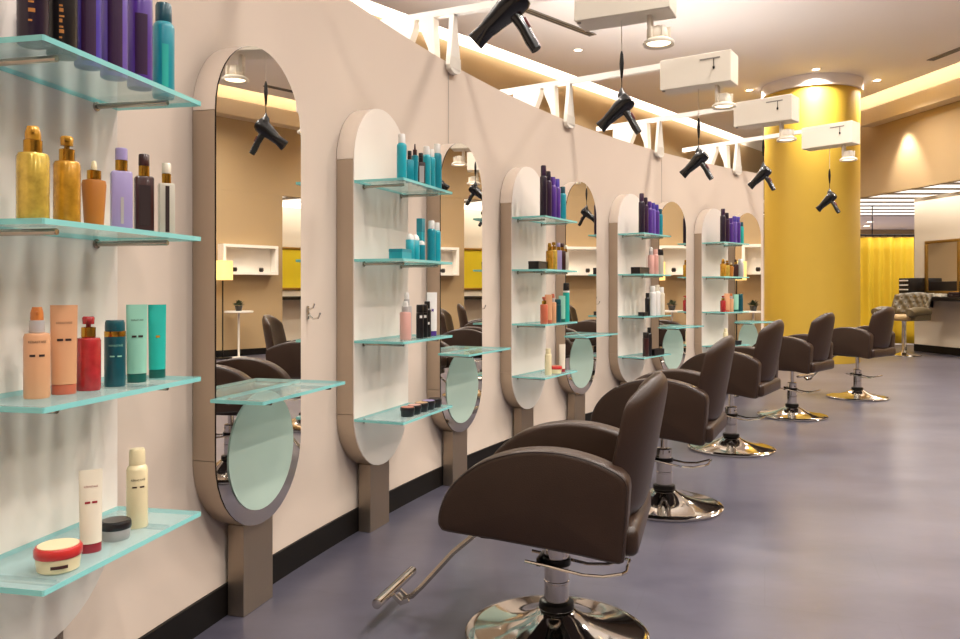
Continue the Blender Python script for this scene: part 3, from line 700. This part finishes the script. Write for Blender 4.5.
def make_chair():
    t = thing('styling_chair', None, None); DY = -0.045
    AX0, AX1 = 0.215, 0.312
    prof = [(a*1.045+DY-0.003, b_-0.004) for a, b_ in arm_profile()]
    for s in (-1, 1):
        a = pillow_prism(prof, min(s*AX0, s*AX1), max(s*AX0, s*AX1), 0.017).build('armrest', M_LEATHER, t, True, 50)
        b = MB(); b.tube([(s*(AX1-0.005), y, z) for y, z in pillow_prism.rim], 0.0028, 6, closed=True); b.build('piping', M_PIPING, a)
    # seat cushion
    b = MB(); b.box(-0.212, 0.212, -0.19+DY, 0.30+DY, 0.425, 0.535, 0.04, seg=4); b.build('seat', M_LEATHER, t)
    b = MB(); b.box(-0.205, 0.205, -0.20+DY, 0.27+DY, 0.375, 0.424, 0.012); b.build('seat_base', M_LEATHER, t)
    # backrest shell
    def back(side):
        def fn(i, j):
            s_ = -1+2*i; q = j
            zt = 0.925-0.085*abs(s_)**3.2; zb = 0.455+0.02*abs(s_)**4
            z = zb+(zt-zb)*q
            W = 0.252-0.05*max(0, (z-0.70)/0.22)**1.5
            edge = max(abs(s_)**7, (abs(2*q-1))**14)
            T = 0.078*(1-0.92*edge)*(1-0.18*q)
            yc = -0.250-0.195*(z-0.38)+0.08*s_*s_
            return (s_*W, yc+side*T/2, z)
        return fn
    b = MB(); nu, nv = 18, 18
    b.grid(back(1), nu, nv); b.grid(back(-1), nu, nv)
    f, g = back(1), back(-1)
    bnd = [(i/nu, 0) for i in range(nu)]+[(1, j/nv) for j in range(nv)]+[(1-i/nu, 1) for i in range(nu)]+[(0, 1-j/nv) for j in range(nv)]
    N = len(bnd); b.add([f(*q) for q in bnd]+[g(*q) for q in bnd], [(k, (k+1) % N, N+(k+1) % N, N+k) for k in range(N)])
    b.build('backrest', M_LEATHER, t, True, 60, sub=1, merge=True)
    b = MB(); b.box(-0.274, 0.274, -0.304, -0.205, 0.380, 0.475, 0.028, seg=4); b.build('rear_rail', M_LEATHER, t)
    # pedestal
    b = MB(); b.lathe([(0.312, 0.0), (0.318, 0.004), (0.318, 0.014), (0.308, 0.021), (0.285, 0.024), (0.20, 0.036), (0.12, 0.058), (0.075, 0.082), (0.058, 0.095)], 56); b.build('base_plate', M_CHROME, t)
    b = MB(); b.lathe([(0.060, 0.0955), (0.063, 0.10), (0.060, 0.118), (0.048, 0.124)], 28); b.build('collar', M_DARKM, t)
    col = MB(); col.lathe([(0.0425, 0.1245), (0.0425, 0.185), (0.0445, 0.187), (0.0445, 0.193), (0.0425, 0.195), (0.0425, 0.318), (0.036, 0.322)], 28); co = col.build('pump_column', M_CHROME, t)
    b = MB(); b.lathe([(0.019, 0.225), (0.019, 0.3745)], 16); b.build('piston', M_CHROME, t)
    b = MB(); b.box(-0.09, 0.09, -0.09, 0.09, 0.363, 0.3745, 0.004); b.build('mounting_plate', M_DARKM, t)
    b = MB(); b.lathe([(0.0435, 0.248), (0.050, 0.249), (0.050, 0.271), (0.0435, 0.272)], 20, caps=False); b.box(-0.05, 0.05, 0.046, 0.062, 0.248, 0.276, 0.003); b.build('clamp', M_DARKM, co)
    b = MB(); b.tube([(0.056, 0.10, 0.265), (0.056, 0.02, 0.256), (0.056, -0.10, 0.238), (0.062, -0.17, 0.242), (0.075, -0.235, 0.262), (0.06, -0.245, 0.264), (-0.06, -0.245, 0.264), (-0.075, -0.235, 0.262), (-0.062, -0.17, 0.242), (-0.056, -0.10, 0.238), (-0.056, 0.02, 0.256), (-0.056, 0.10, 0.265)], 0.0055, 8); b.build('pump_lever', M_CHROME, t)
    # footrest: flat arm sloping down from the seat and a cross bar
    b = MB(); b.tube([(0, 0.16, 0.395), (0, 0.26, 0.355), (0, 0.38, 0.25), (0, 0.50, 0.115), (0, 0.54, 0.074), (0, 0.575, 0.060), (0, 0.595, 0.076)], [0.009, 0.010, 0.010, 0.010, 0.010, 0.010, 0.009], 8); fa = b.build('footrest_arm', M_SATIN, t)
    b = MB(); b.tube([(-0.17, 0.605, 0.102), (-0.169, 0.605, 0.102), (0.169, 0.605, 0.102), (0.17, 0.605, 0.102)], [0.014, 0.018, 0.018, 0.014], 16); b.build('foot_bar', M_CHROME, fa)
    for s in (-1, 1):
        b = MB(); b.prism([(0.538, 0.063), (0.572, 0.048), (0.612, 0.082), (0.600, 0.088), (0.570, 0.065), (0.544, 0.078)], s*0.028-0.005, s*0.028+0.005, 'x'); b.build('bracket', M_CHROME, fa)
    return t
chair0 = make_chair()
for i, (p, R, tw, lb) in enumerate([(16.6, 12.13, 0, 'brown leather styling chair nearest the camera, its chrome footrest in full view'),
                               (25.1, 12.00, 0.035, 'brown leather styling chair directly behind the nearest one, second of the row'),
                               (33.6, 12.00, 0.06, 'brown leather styling chair in the middle of the row of five'),
                               (42.5, 12.10, 0.07, 'brown leather styling chair fourth in the row, in front of the yellow column'),
                               (50.8, 12.17, 0.095, 'brown leather styling chair at the far end of the row, below the last dryer')]):
    c_ = chair0 if i == 0 else dup(chair0)
    x, y = polar(R, p); c_.location = (x, y, 0); c_.rotation_euler = (0, 0, rot_wall(p)); tag(c_, lb, 'chair', 'styling chairs in a row')
    for ch in c_.children:                  # seats are pumped to different heights
        if not ch.name.startswith(('base_plate', 'collar', 'pump_')): ch.location.z += tw

# ================================================================== DRYER BEAMS AND DRYERS
RB = 12.2
def make_beam():
    t = thing('dryer_beam', None, None)
    b = MB(); b.box(-0.29, 0.25, -0.1, 0.1, 2.735, 2.965, 0.004, seg=1); bo = b.build('reel_box', M_BOX, t, False)
    b = MB(); b.box(0.02, 0.17, -0.1025, -0.1005, 2.915, 2.925); b.build('slot_plate', M_GREY, bo, False)
    b = MB(); b.tube([(0.125, -0.103, 2.915), (0.125, -0.104, 2.86)], 0.0025, 6); b.lathe([(0.003, 2.838), (0.008, 2.842), (0.008, 2.855), (0.003, 2.86)], 10, M=Matrix.Translation((0.125, -0.106, 0))); b.build('pull_cord', M_DARKM, bo)
    b = MB(); b.lathe([(0.012, 2.7285), (0.012, 2.7345)], 12, M=Matrix.Translation((-0.27, -0.07, 0))); b.build('fixing', M_GREY, bo)
    b = MB(); b.box(-1.86, -0.291, -0.022, 0.022, 2.925, 2.968); b.build('beam', M_WHITE, t, False)
    # hanging boards with a bottle-shaped gap between them
    gap = [(0.018, 2.922), (0.018, 2.89), (0.026, 2.86), (0.052, 2.80), (0.082, 2.73), (0.098, 2.65), (0.100, 2.36)]
    xc = -1.36
    for s in (-1, 1):
        out = xc+(0.141 if s > 0 else -0.30)
        pl = [(xc+s*g, z) for g, z in gap]+[(out, 2.36), (out-s*0.005, 2.6), (out-s*0.02, 2.92)]
        b = MB(); b.prism(pl, -0.035, 0.035); b.build('hanging_board', M_WHITE, t, False)
    # flared end board against the room side of the wall
    pl = [(-0.022, 2.924), (0.022, 2.924), (0.04, 2.80), (0.076, 2.60), (0.066, 2.575), (0.034, 2.56), (0, 2.556), (-0.034, 2.56), (-0.066, 2.575), (-0.076, 2.60), (-0.04, 2.80)]
    b = MB(); b.prism(pl, -1.132, -1.10, 'x'); e = b.build('end_board', M_WHITE, t, False)
    for k in range(-4, 5):
        b = MB(); b.box(-1.0995, -1.096, k*0.015-0.0045, k*0.015+0.0045, 2.585, 2.66); b.build('fringe', M_WHITE, e, False)
    # adjustable spotlight under the room end of the box
    T = Matrix.Translation((0.17, 0, 0))
    b = MB(); b.lathe([(0.05, 2.60), (0.052, 2.605), (0.052, 2.64), (0.04, 2.665), (0.02, 2.67)], 24, M=T); h = b.build('spotlight', M_BOX, t)
    b = MB(); b.box(-0.058, -0.035, -0.03, 0.03, 2.62, 2.734, 0.003, M=T); b.build('bracket', M_BOX, h)
    for k in range(6):
        a = 2*pi*k/6; b = MB(); b.box(0.03, 0.066, -0.004, 0.004, 2.603, 2.66, M=T@Matrix.Rotation(a, 4, 'Z')); b.build('cooling_fin', M_BOX, h, False)
    b = MB(); b.lathe([(0.066, 2.575), (0.085, 2.565), (0.088, 2.572), (0.086, 2.583), (0.06, 2.600), (0.052, 2.60)], 32, M=T, caps=False); b.build('ring', M_BOX, h)
    b = MB(); b.lathe([(0.066, 2.578), (0.066, 2.582)], 24, M=T); b.build('lens', M_BULB, h)
    return t
def make_dryer():
    t = thing('hair_dryer', None, None)
    def ax(p, q):
        p = Vector(p); q = Vector(q); z = (q-p).normalized(); x = Vector((0, 1, 0)); y = z.cross(x)
        return Matrix.Translation(p)@Matrix((x, y, z)).transposed().to_4x4()
    noz = (-0.128, 0, -0.185); rear = (0.052, 0, -0.030)
    A = ax(noz, rear); Lb = (Vector(rear)-Vector(noz)).length
    b = MB(); b.lathe([(0.031, 0.062), (0.034, 0.075), (0.038, 0.11), (0.045, 0.15), (0.050, 0.185), (0.050, 0.215), (0.043, 0.232), (0.030, Lb)], 28, M=A); b.build('body', M_BLACK, t)
    b = MB()
    n = 20; prof = [(0.013, 0.037, 0.0), (0.015, 0.036, 0.01), (0.023, 0.032, 0.04), (0.0295, 0.031, 0.058), (0.031, 0.031, 0.068)]
    vs = []; fs = []
    for sx, sy, z in prof:
        for k in range(n): a = 2*pi*k/n; vs.append((sx*cos(a), sy*sin(a), z))
    for i in range(len(prof)-1):
        for k in range(n): k2 = (k+1) % n; fs.append((i*n+k, i*n+k2, (i+1)*n+k2, (i+1)*n+k))
    fs += [tuple(range(n)), tuple(range((len(prof)-1)*n, len(prof)*n))]
    b.add(vs, fs, 0, A); b.build('nozzle', M_BLACK, t)
    b = MB(); b.tube([(-0.005, 0, -0.085), (0.03, 0, -0.115), (0.055, 0, -0.155), (0.078, 0, -0.20), (0.098, 0, -0.232)], [0.024, 0.022, 0.020, 0.021, 0.019], 16); b.build('handle', M_BLACK, t)
    b = MB(); b.box(-0.005, 0.005, -0.012, 0.012, -0.02, 0.02, 0.002, M=Matrix.Translation((0.066, 0, -0.135))@Matrix.Rotation(-0.5, 4, 'Y')); b.build('switch', mat('dark_red_plastic', '5A1014', 0.3), t)
    b = MB(); b.lathe([(0.022, -0.040), (0.024, -0.03), (0.022, 0.0), (0.012, 0.012), (0.005, 0.03)], 16); b.build('hanging_loop', M_RUBBER, t)
    return t
beam0 = make_beam(); dry0 = make_dryer()
ST = [(16.6, 12.30, 2.275, 0, 'white dryer box and beam above the nearest chair', 'black hair dryer hanging nearest the camera, its top cut off'),
      (25.1, 12.24, 2.320, 1, 'largest white dryer box in view, its beam running over the wall at top left', 'black hair dryer hanging second in the row, below the first white box'),
      (33.2, 12.22, 2.270, 2, 'white dryer box and beam above the middle chair, second box in view', 'black hair dryer hanging third in the row, in front of pink wall'),
      (40.95, 12.22, 2.350, 3, 'white dryer box and beam against the left half of the yellow column', 'black hair dryer hanging at the left edge of the yellow column'),
      (48.3, 12.20, 2.250, 4, 'farthest white dryer box, in front of the right half of the yellow column', 'smallest black hair dryer, hanging in front of the yellow column')]
for i, (p, R, hz, k, lb, ld) in enumerate(ST):
    t = beam0 if i == 0 else dup(beam0)
    x, y = polar(RB, p); t.location = (x, y, 0); t.rotation_euler = (0, 0, rot_radial(p)); tag(t, lb, 'dryer mount', 'ceiling mounted dryer boxes with beams')
    d = dry0 if i == 0 else dup(dry0)
    x2, y2 = polar(R, p-(0.3 if i > 2 else 0)); d.location = (x2, y2, hz); d.rotation_euler = (0, 0, rot_radial(p)); tag(d, ld, 'hair dryer', 'hair dryers hanging on cords')
    b = MB(); b.lathe([(0.003, 0.03), (0.003, 0.085), (0.006, 0.09), (0.011, 0.14), (0.013, 0.17), (0.009, 0.22), (0.004, 0.24)], 12); b.build('cord_grip', M_RUBBER, d)
    b = MB(); b.tube([(0, 0, 0.241), (0, 0, 2.7345-hz)], 0.0028, 6); b.build('cord', M_WHITE, d)
    pr = radians(p); lx_, ly_ = polar(RB-0.17, p)
    spot((lx_, ly_, 2.56), (lx_-0.35*cos(pr), ly_+0.35*sin(pr), 0.6), 26, 95, 0.8, LAMP, 0.05)

# ================================================================== DRESSING AREA ON THE FAR SIDE
def on_l(y, off=0.0, z=0.0): return (lx(y)-off, y, z)
ANG = math.atan2(DIR.y, DIR.x)              # local x runs along that wall, local +y points into the room
def lthing(name, label, cat, y, off=0.0, z=0.0, group=None): return thing(name, label, cat, on_l(y, off, z), ANG, group)
def framed(label, y, w, z0, z1, m, name, cat, fw=0.055):
    t = lthing(name, label, cat, y, 0.004, z0)
    h = z1-z0
    b = MB()
    b.box(-w/2, w/2, 0, 0.035, 0, fw, 0.008); b.box(-w/2, w/2, 0, 0.035, h-fw, h, 0.008); b.box(-w/2, -w/2+fw, 0, 0.035, fw, h-fw, 0.008); b.box(w/2-fw, w/2, 0, 0.035, fw, h-fw, 0.008)
    b.build('frame', M_GILT, t)
    b = MB(); b.box(-w/2+fw-0.002, w/2-fw+0.002, 0.004, 0.012, fw-0.002, h-fw+0.002); b.build('glass' if m is M_MIRROR else 'panel', m, t, False)
    return t
framed('gold framed wall mirror above the dark counter by the tufted chair', 14.62, 0.86, 1.13, 2.14, M_MIRROR, 'framed_mirror', 'mirror')
framed('yellow panel in a gold frame, seen only in the wall mirrors', 12.35, 1.30, 1.2, 2.1, M_YELLOWP, 'framed_board', 'wall panel', 0.05)
t = lthing('wall_counter', 'dark wall-hung counter under the gold framed mirror', 'counter', 13.3, 0.003)
b = MB(); b.box(-1.8, 2.02, 0.0, 0.38, 1.00, 1.07, 0.006); b.build('counter_top', M_DARK, t)
b = MB(); b.box(0.7, 1.66, 0.001, 0.03, 1.075, 1.36, 0.004); b.build('back_board', M_DARK, t)
for xx in (-1.6, 0.0, 1.6):
    b = MB(); b.prism([(0.0, 0.998), (0.3, 0.998), (0.0, 0.86)], xx-0.02, xx+0.02, 'x'); b.build('bracket', M_DARK, t, False)
t = lthing('drawer_chest', 'small black drawer chest with pale handles at the far end of the dark counter', 'chest', 15.14, 0.215, 1.0705)
b = MB(); b.box(-0.15, 0.15, -0.17, 0.15, 0, 0.36, 0.004); b.build('cabinet', M_DARK, t)
for k in range(4):
    b = MB(); b.box(-0.142, 0.142, 0.151, 0.160, 0.012+k*0.086, 0.09+k*0.086, 0.002); d = b.build('drawer', M_DARK, t)
    b = MB(); b.box(-0.12, 0.12, 0.161, 0.172, 0.04+k*0.086, 0.064+k*0.086, 0.002); b.build('handle', M_WHITE, d)
# small things on that counter
for k, (yy, off, w_, h_, c_, nm, lb, ct) in enumerate([(14.75, .2, .20, .07, 'creamw', 'towel_stack', 'folded pale towel on the dark counter nearest the drawer chest', 'towel'),
                                              (14.42, .2, .16, .06, 'creamw', 'towel_stack', 'folded pale towel under the gold mirror', 'towel'),
                                              (14.10, .2, .10, .09, 'dbrown', 'storage_box', 'small brown box on the dark counter by the towels', 'box')]):
    t = lthing(nm, lb, ct, yy, off, 1.0705)
    b = MB(); b.box(-w_/2, w_/2, -0.08, 0.08, 0, h_*0.5, 0.012, seg=3); b.build('lower_fold' if ct == 'towel' else 'body', pm(c_), t)
    b = MB(); b.box(-w_/2, w_/2, -0.08, 0.08, h_*0.5+0.0005, h_, 0.012, seg=3); b.build('upper_fold' if ct == 'towel' else 'lid', pm(c_), t)
# yellow curtain and its rail
def curtain(x0, x1, y, z0, z1):
    t = thing('curtain', 'long yellow pleated curtain hanging beside the yellow column', 'curtain', ((x0+x1)/2, y, 0))
    w = x1-x0
    def fn(i, j): 
        x = -w/2+w*i; return (x, 0.05*sin(i*w*2*pi/0.26+0.8*sin(i*9))*(0.55+0.45*(1-j))+0.02*sin(i*31), z0+(z1-z0)*j)
    b = MB(); b.grid(fn, 220, 8); o = b.build('fabric', mat('yellow_fabric', 'D9B21E', 0.7, noise=0.05, nscale=6), t)
    md = o.modifiers.new('thick', 'SOLIDIFY'); md.thickness = 0.004
    b = MB(); b.tube([(-w/2-0.05, 0, z1+0.05), (w/2+0.05, 0, z1+0.05)], 0.02, 10); b.build('rail', M_DARKM, t)
    for xx in (w/2-0.9, -w/2+0.4):
        b = MB(); b.tube([(xx, 0, z1+0.07), (xx, 0, 3.0595)], 0.011, 8); b.build('hanger', M_DARKM, t)
    for k in range(14):
        b = MB(); b.lathe([(0.021, -0.006), (0.028, -0.006), (0.028, 0.006), (0.021, 0.006)], 10, caps=False, M=Matrix.Translation((-w/2+w*(k+0.5)/14, 0, z1+0.045))@Matrix.Rotation(pi/2, 4, 'Y')); b.build('ring', M_DARKM, t)
curtain(7.3, 9.55, 17.2, 0.02, 2.36)
# tufted dressing chair
def tufted_chair(x, y, face, label):
    t = thing('tufted_chair', label, 'chair', (x, y, 0), face)
    b = MB(); b.lathe([(0.29, 0), (0.295, 0.006), (0.29, 0.014), (0.12, 0.03), (0.07, 0.05), (0.05, 0.09)], 40); b.build('base_plate', M_CHROME, t)
    b = MB(); b.lathe([(0.045, 0.0905), (0.04, 0.2), (0.035, 0.6), (0.05, 0.64)], 20); b.build('column', M_CHROME, t)
    b = MB(); b.box(-0.30, 0.30, -0.26, 0.30, 0.6405, 0.75, 0.045, seg=4); b.build('seat', M_TANSEAT, t)
    for s in (-1, 1):
        b = MB(); b.tube([(s*0.33, -0.20, 0.80), (s*0.345, 0.0, 0.815), (s*0.345, 0.20, 0.81), (s*0.335, 0.33, 0.78), (s*0.33, 0.345, 0.73)], [0.075, 0.08, 0.085, 0.09, 0.05], 16)
        b.box(s*0.33-0.05, s*0.33+0.05, -0.22, 0.26, 0.645, 0.80, 0.02); b.build('armrest', M_OLIVE, t)
    def fn(side):
        def g(i, j):
            s_ = -1+2*i; zt = 1.16-0.05*s_*s_; z = 0.74+(zt-0.74)*j
            W = 0.36
            tuft = 0.5+0.5*cos(2*pi*(s_*2.5))*cos(2*pi*(j*2.2)) if side > 0 else 0.4
            e = max(abs(s_)**8, abs(2*j-1)**10)
            T = (0.05+0.045*tuft)*(1-0.9*e)
            return (s_*W, -0.27-0.16*j+0.16*s_*s_+side*T, z)
        return g
    b = MB(); b.grid(fn(1), 44, 30); b.grid(fn(-1), 44, 30); bk = b.build('backrest', M_OLIVE, t, True, 80)
    for r_ in range(4):
        for q in range(5-(r_ % 2)):
            i = (q+0.5+(r_ % 2)*0.5)/5; j = (r_+0.5)/4.4
            px_, py_, pz_ = fn(1)(i, j); b = MB(); b.lathe([(0.002, -0.006), (0.012, -0.003), (0.012, 0.003), (0.002, 0.006)], 8, M=Matrix.Translation((px_, py_+0.004, pz_))@Matrix.Rotation(pi/2, 4, 'X')); b.build('button', M_PIPING, bk)
    return t
tufted_chair(7.80, 14.35, radians(118), 'olive brown button-tufted chair on a chrome pedestal beside the dark counter')

# seen in the mirrors: niche, lamp, side table with plant
NM = 10.68
t = thing('wall_niche_shelf', 'white framed niche shelf on the tan wall, seen in the nearest mirror', 'shelf', (bx(NM)-0.002, NM, 1.48), ANG)
b = MB(); b.box(-0.56, 0.56, 0.0, 0.012, 0, 0.54); b.build('back_panel', M_WHITE, t, False)
b = MB(); b.box(-0.56, 0.56, 0.0125, 0.2, 0, 0.05); b.box(-0.56, 0.56, 0.0125, 0.2, 0.49, 0.54); b.box(-0.56, -0.51, 0.0125, 0.2, 0.05, 0.49); b.box(0.51, 0.56, 0.0125, 0.2, 0.05, 0.49); b.build('frame', M_WHITE, t, False)
for k, xx in enumerate((-0.28, 0.26)):
    t = thing('small_pot', ('small dark pot at one end of the white niche shelf', 'small dark pot at the other end of the white niche shelf')[k], 'pot', Vector((bx(NM)-0.002, NM, 1.5305))+Matrix.Rotation(ANG, 3, 'Z')@Vector((xx, 0.1, 0)), ANG)
    b = MB(); b.lathe([(0.03, 0), (0.045, 0.03), (0.04, 0.07)], 16); b.build('body', M_DARK, t); b = MB(); b.lathe([(0.042, 0.0705), (0.03, 0.085)], 16); b.build('lid', M_GREY, t)
t = thing('floor_lamp', 'floor lamp with pale yellow drum shade, seen in the nearest mirror', 'lamp', (bx(9.95)-0.35, 9.98, 0))
b = MB(); b.lathe([(0.16, 0), (0.16, 0.02), (0.02, 0.03)], 28); b.build('base', M_DARKM, t)
b = MB(); b.lathe([(0.012, 0.0305), (0.012, 1.37)], 12); b.build('pole', M_DARKM, t)
b = MB(); b.lathe([(0.17, 1.375), (0.17, 1.71)], 32, caps=False); b.build('lamp_shade', mat('lit_lamp_shade', 'F0C968', 0.6, emit=(1.0, 0.72, 0.3), estr=0.9), t)
t = thing('side_table', 'small white round side table on a slim leg, seen in the nearest mirror', 'table', (bx(10.2)-0.4, 10.25, 0))
b = MB(); b.lathe([(0.15, 0), (0.15, 0.015), (0.02, 0.02)], 28); b.build('base', M_WHITE, t); b = MB(); b.lathe([(0.018, 0.0205), (0.018, 0.80)], 12); b.build('leg', M_WHITE, t)
b = MB(); b.lathe([(0.24, 0.8005), (0.25, 0.805), (0.25, 0.83)], 36); b.build('tabletop', M_WHITE, t)
t = thing('potted_plant', 'small dark green plant in a pot on the white side table', 'plant', (bx(10.2)-0.4, 10.25, 0.8305))
b = MB(); b.lathe([(0.05, 0), (0.07, 0.09)], 16); b.build('pot', M_DARK, t)
b = MB()
for k in range(46):
    a = random.uniform(0, 2*pi); e = random.uniform(0.2, 1.3); L_ = random.uniform(0.08, 0.15)
    d = Vector((cos(a)*cos(e), sin(a)*cos(e), sin(e))); s_ = Vector((-sin(a), cos(a), 0))*0.022; p0 = Vector((0, 0, 0.09))
    b.add([p0+d*0.02, p0+d*L_*0.6+s_, p0+d*L_-Vector((0, 0, 0.02)), p0+d*L_*0.6-s_], [(0, 1, 2, 3)])
b.build('leaves', mat('dark_green_leaf', '2E3B22', 0.5), t, False)

# ================================================================== WORLD, CAMERA, VIEW
w = bpy.data.worlds.new('World'); scene.world = w; w.use_nodes = True
w.node_tree.nodes['Background'].inputs[0].default_value = (1.0, 0.93, 0.86, 1); w.node_tree.nodes['Background'].inputs[1].default_value = 0.3
cam = bpy.data.cameras.new('camera'); co = bpy.data.objects.new('camera', cam); COL.objects.link(co); scene.camera = co
co.location = (0, 0, HC); co.rotation_euler = (pi/2, 0, 0)
cam.sensor_width = 36; cam.lens = 780/960*36; cam.shift_y = (290-319.5)/960; cam.clip_start = 0.05
scene.view_settings.view_transform = 'Standard'; scene.view_settings.look = 'None'; scene.view_settings.gamma = 1; scene.view_settings.use_curve_mapping = False
scene.view_settings.exposure = 0.12
scene.cycles.use_denoising = True
scene.cycles.max_bounces = 8; scene.cycles.diffuse_bounces = 4; scene.cycles.glossy_bounces = 4; scene.cycles.transparent_max_bounces = 12
scene.cycles.caustics_reflective = False; scene.cycles.caustics_refractive = False
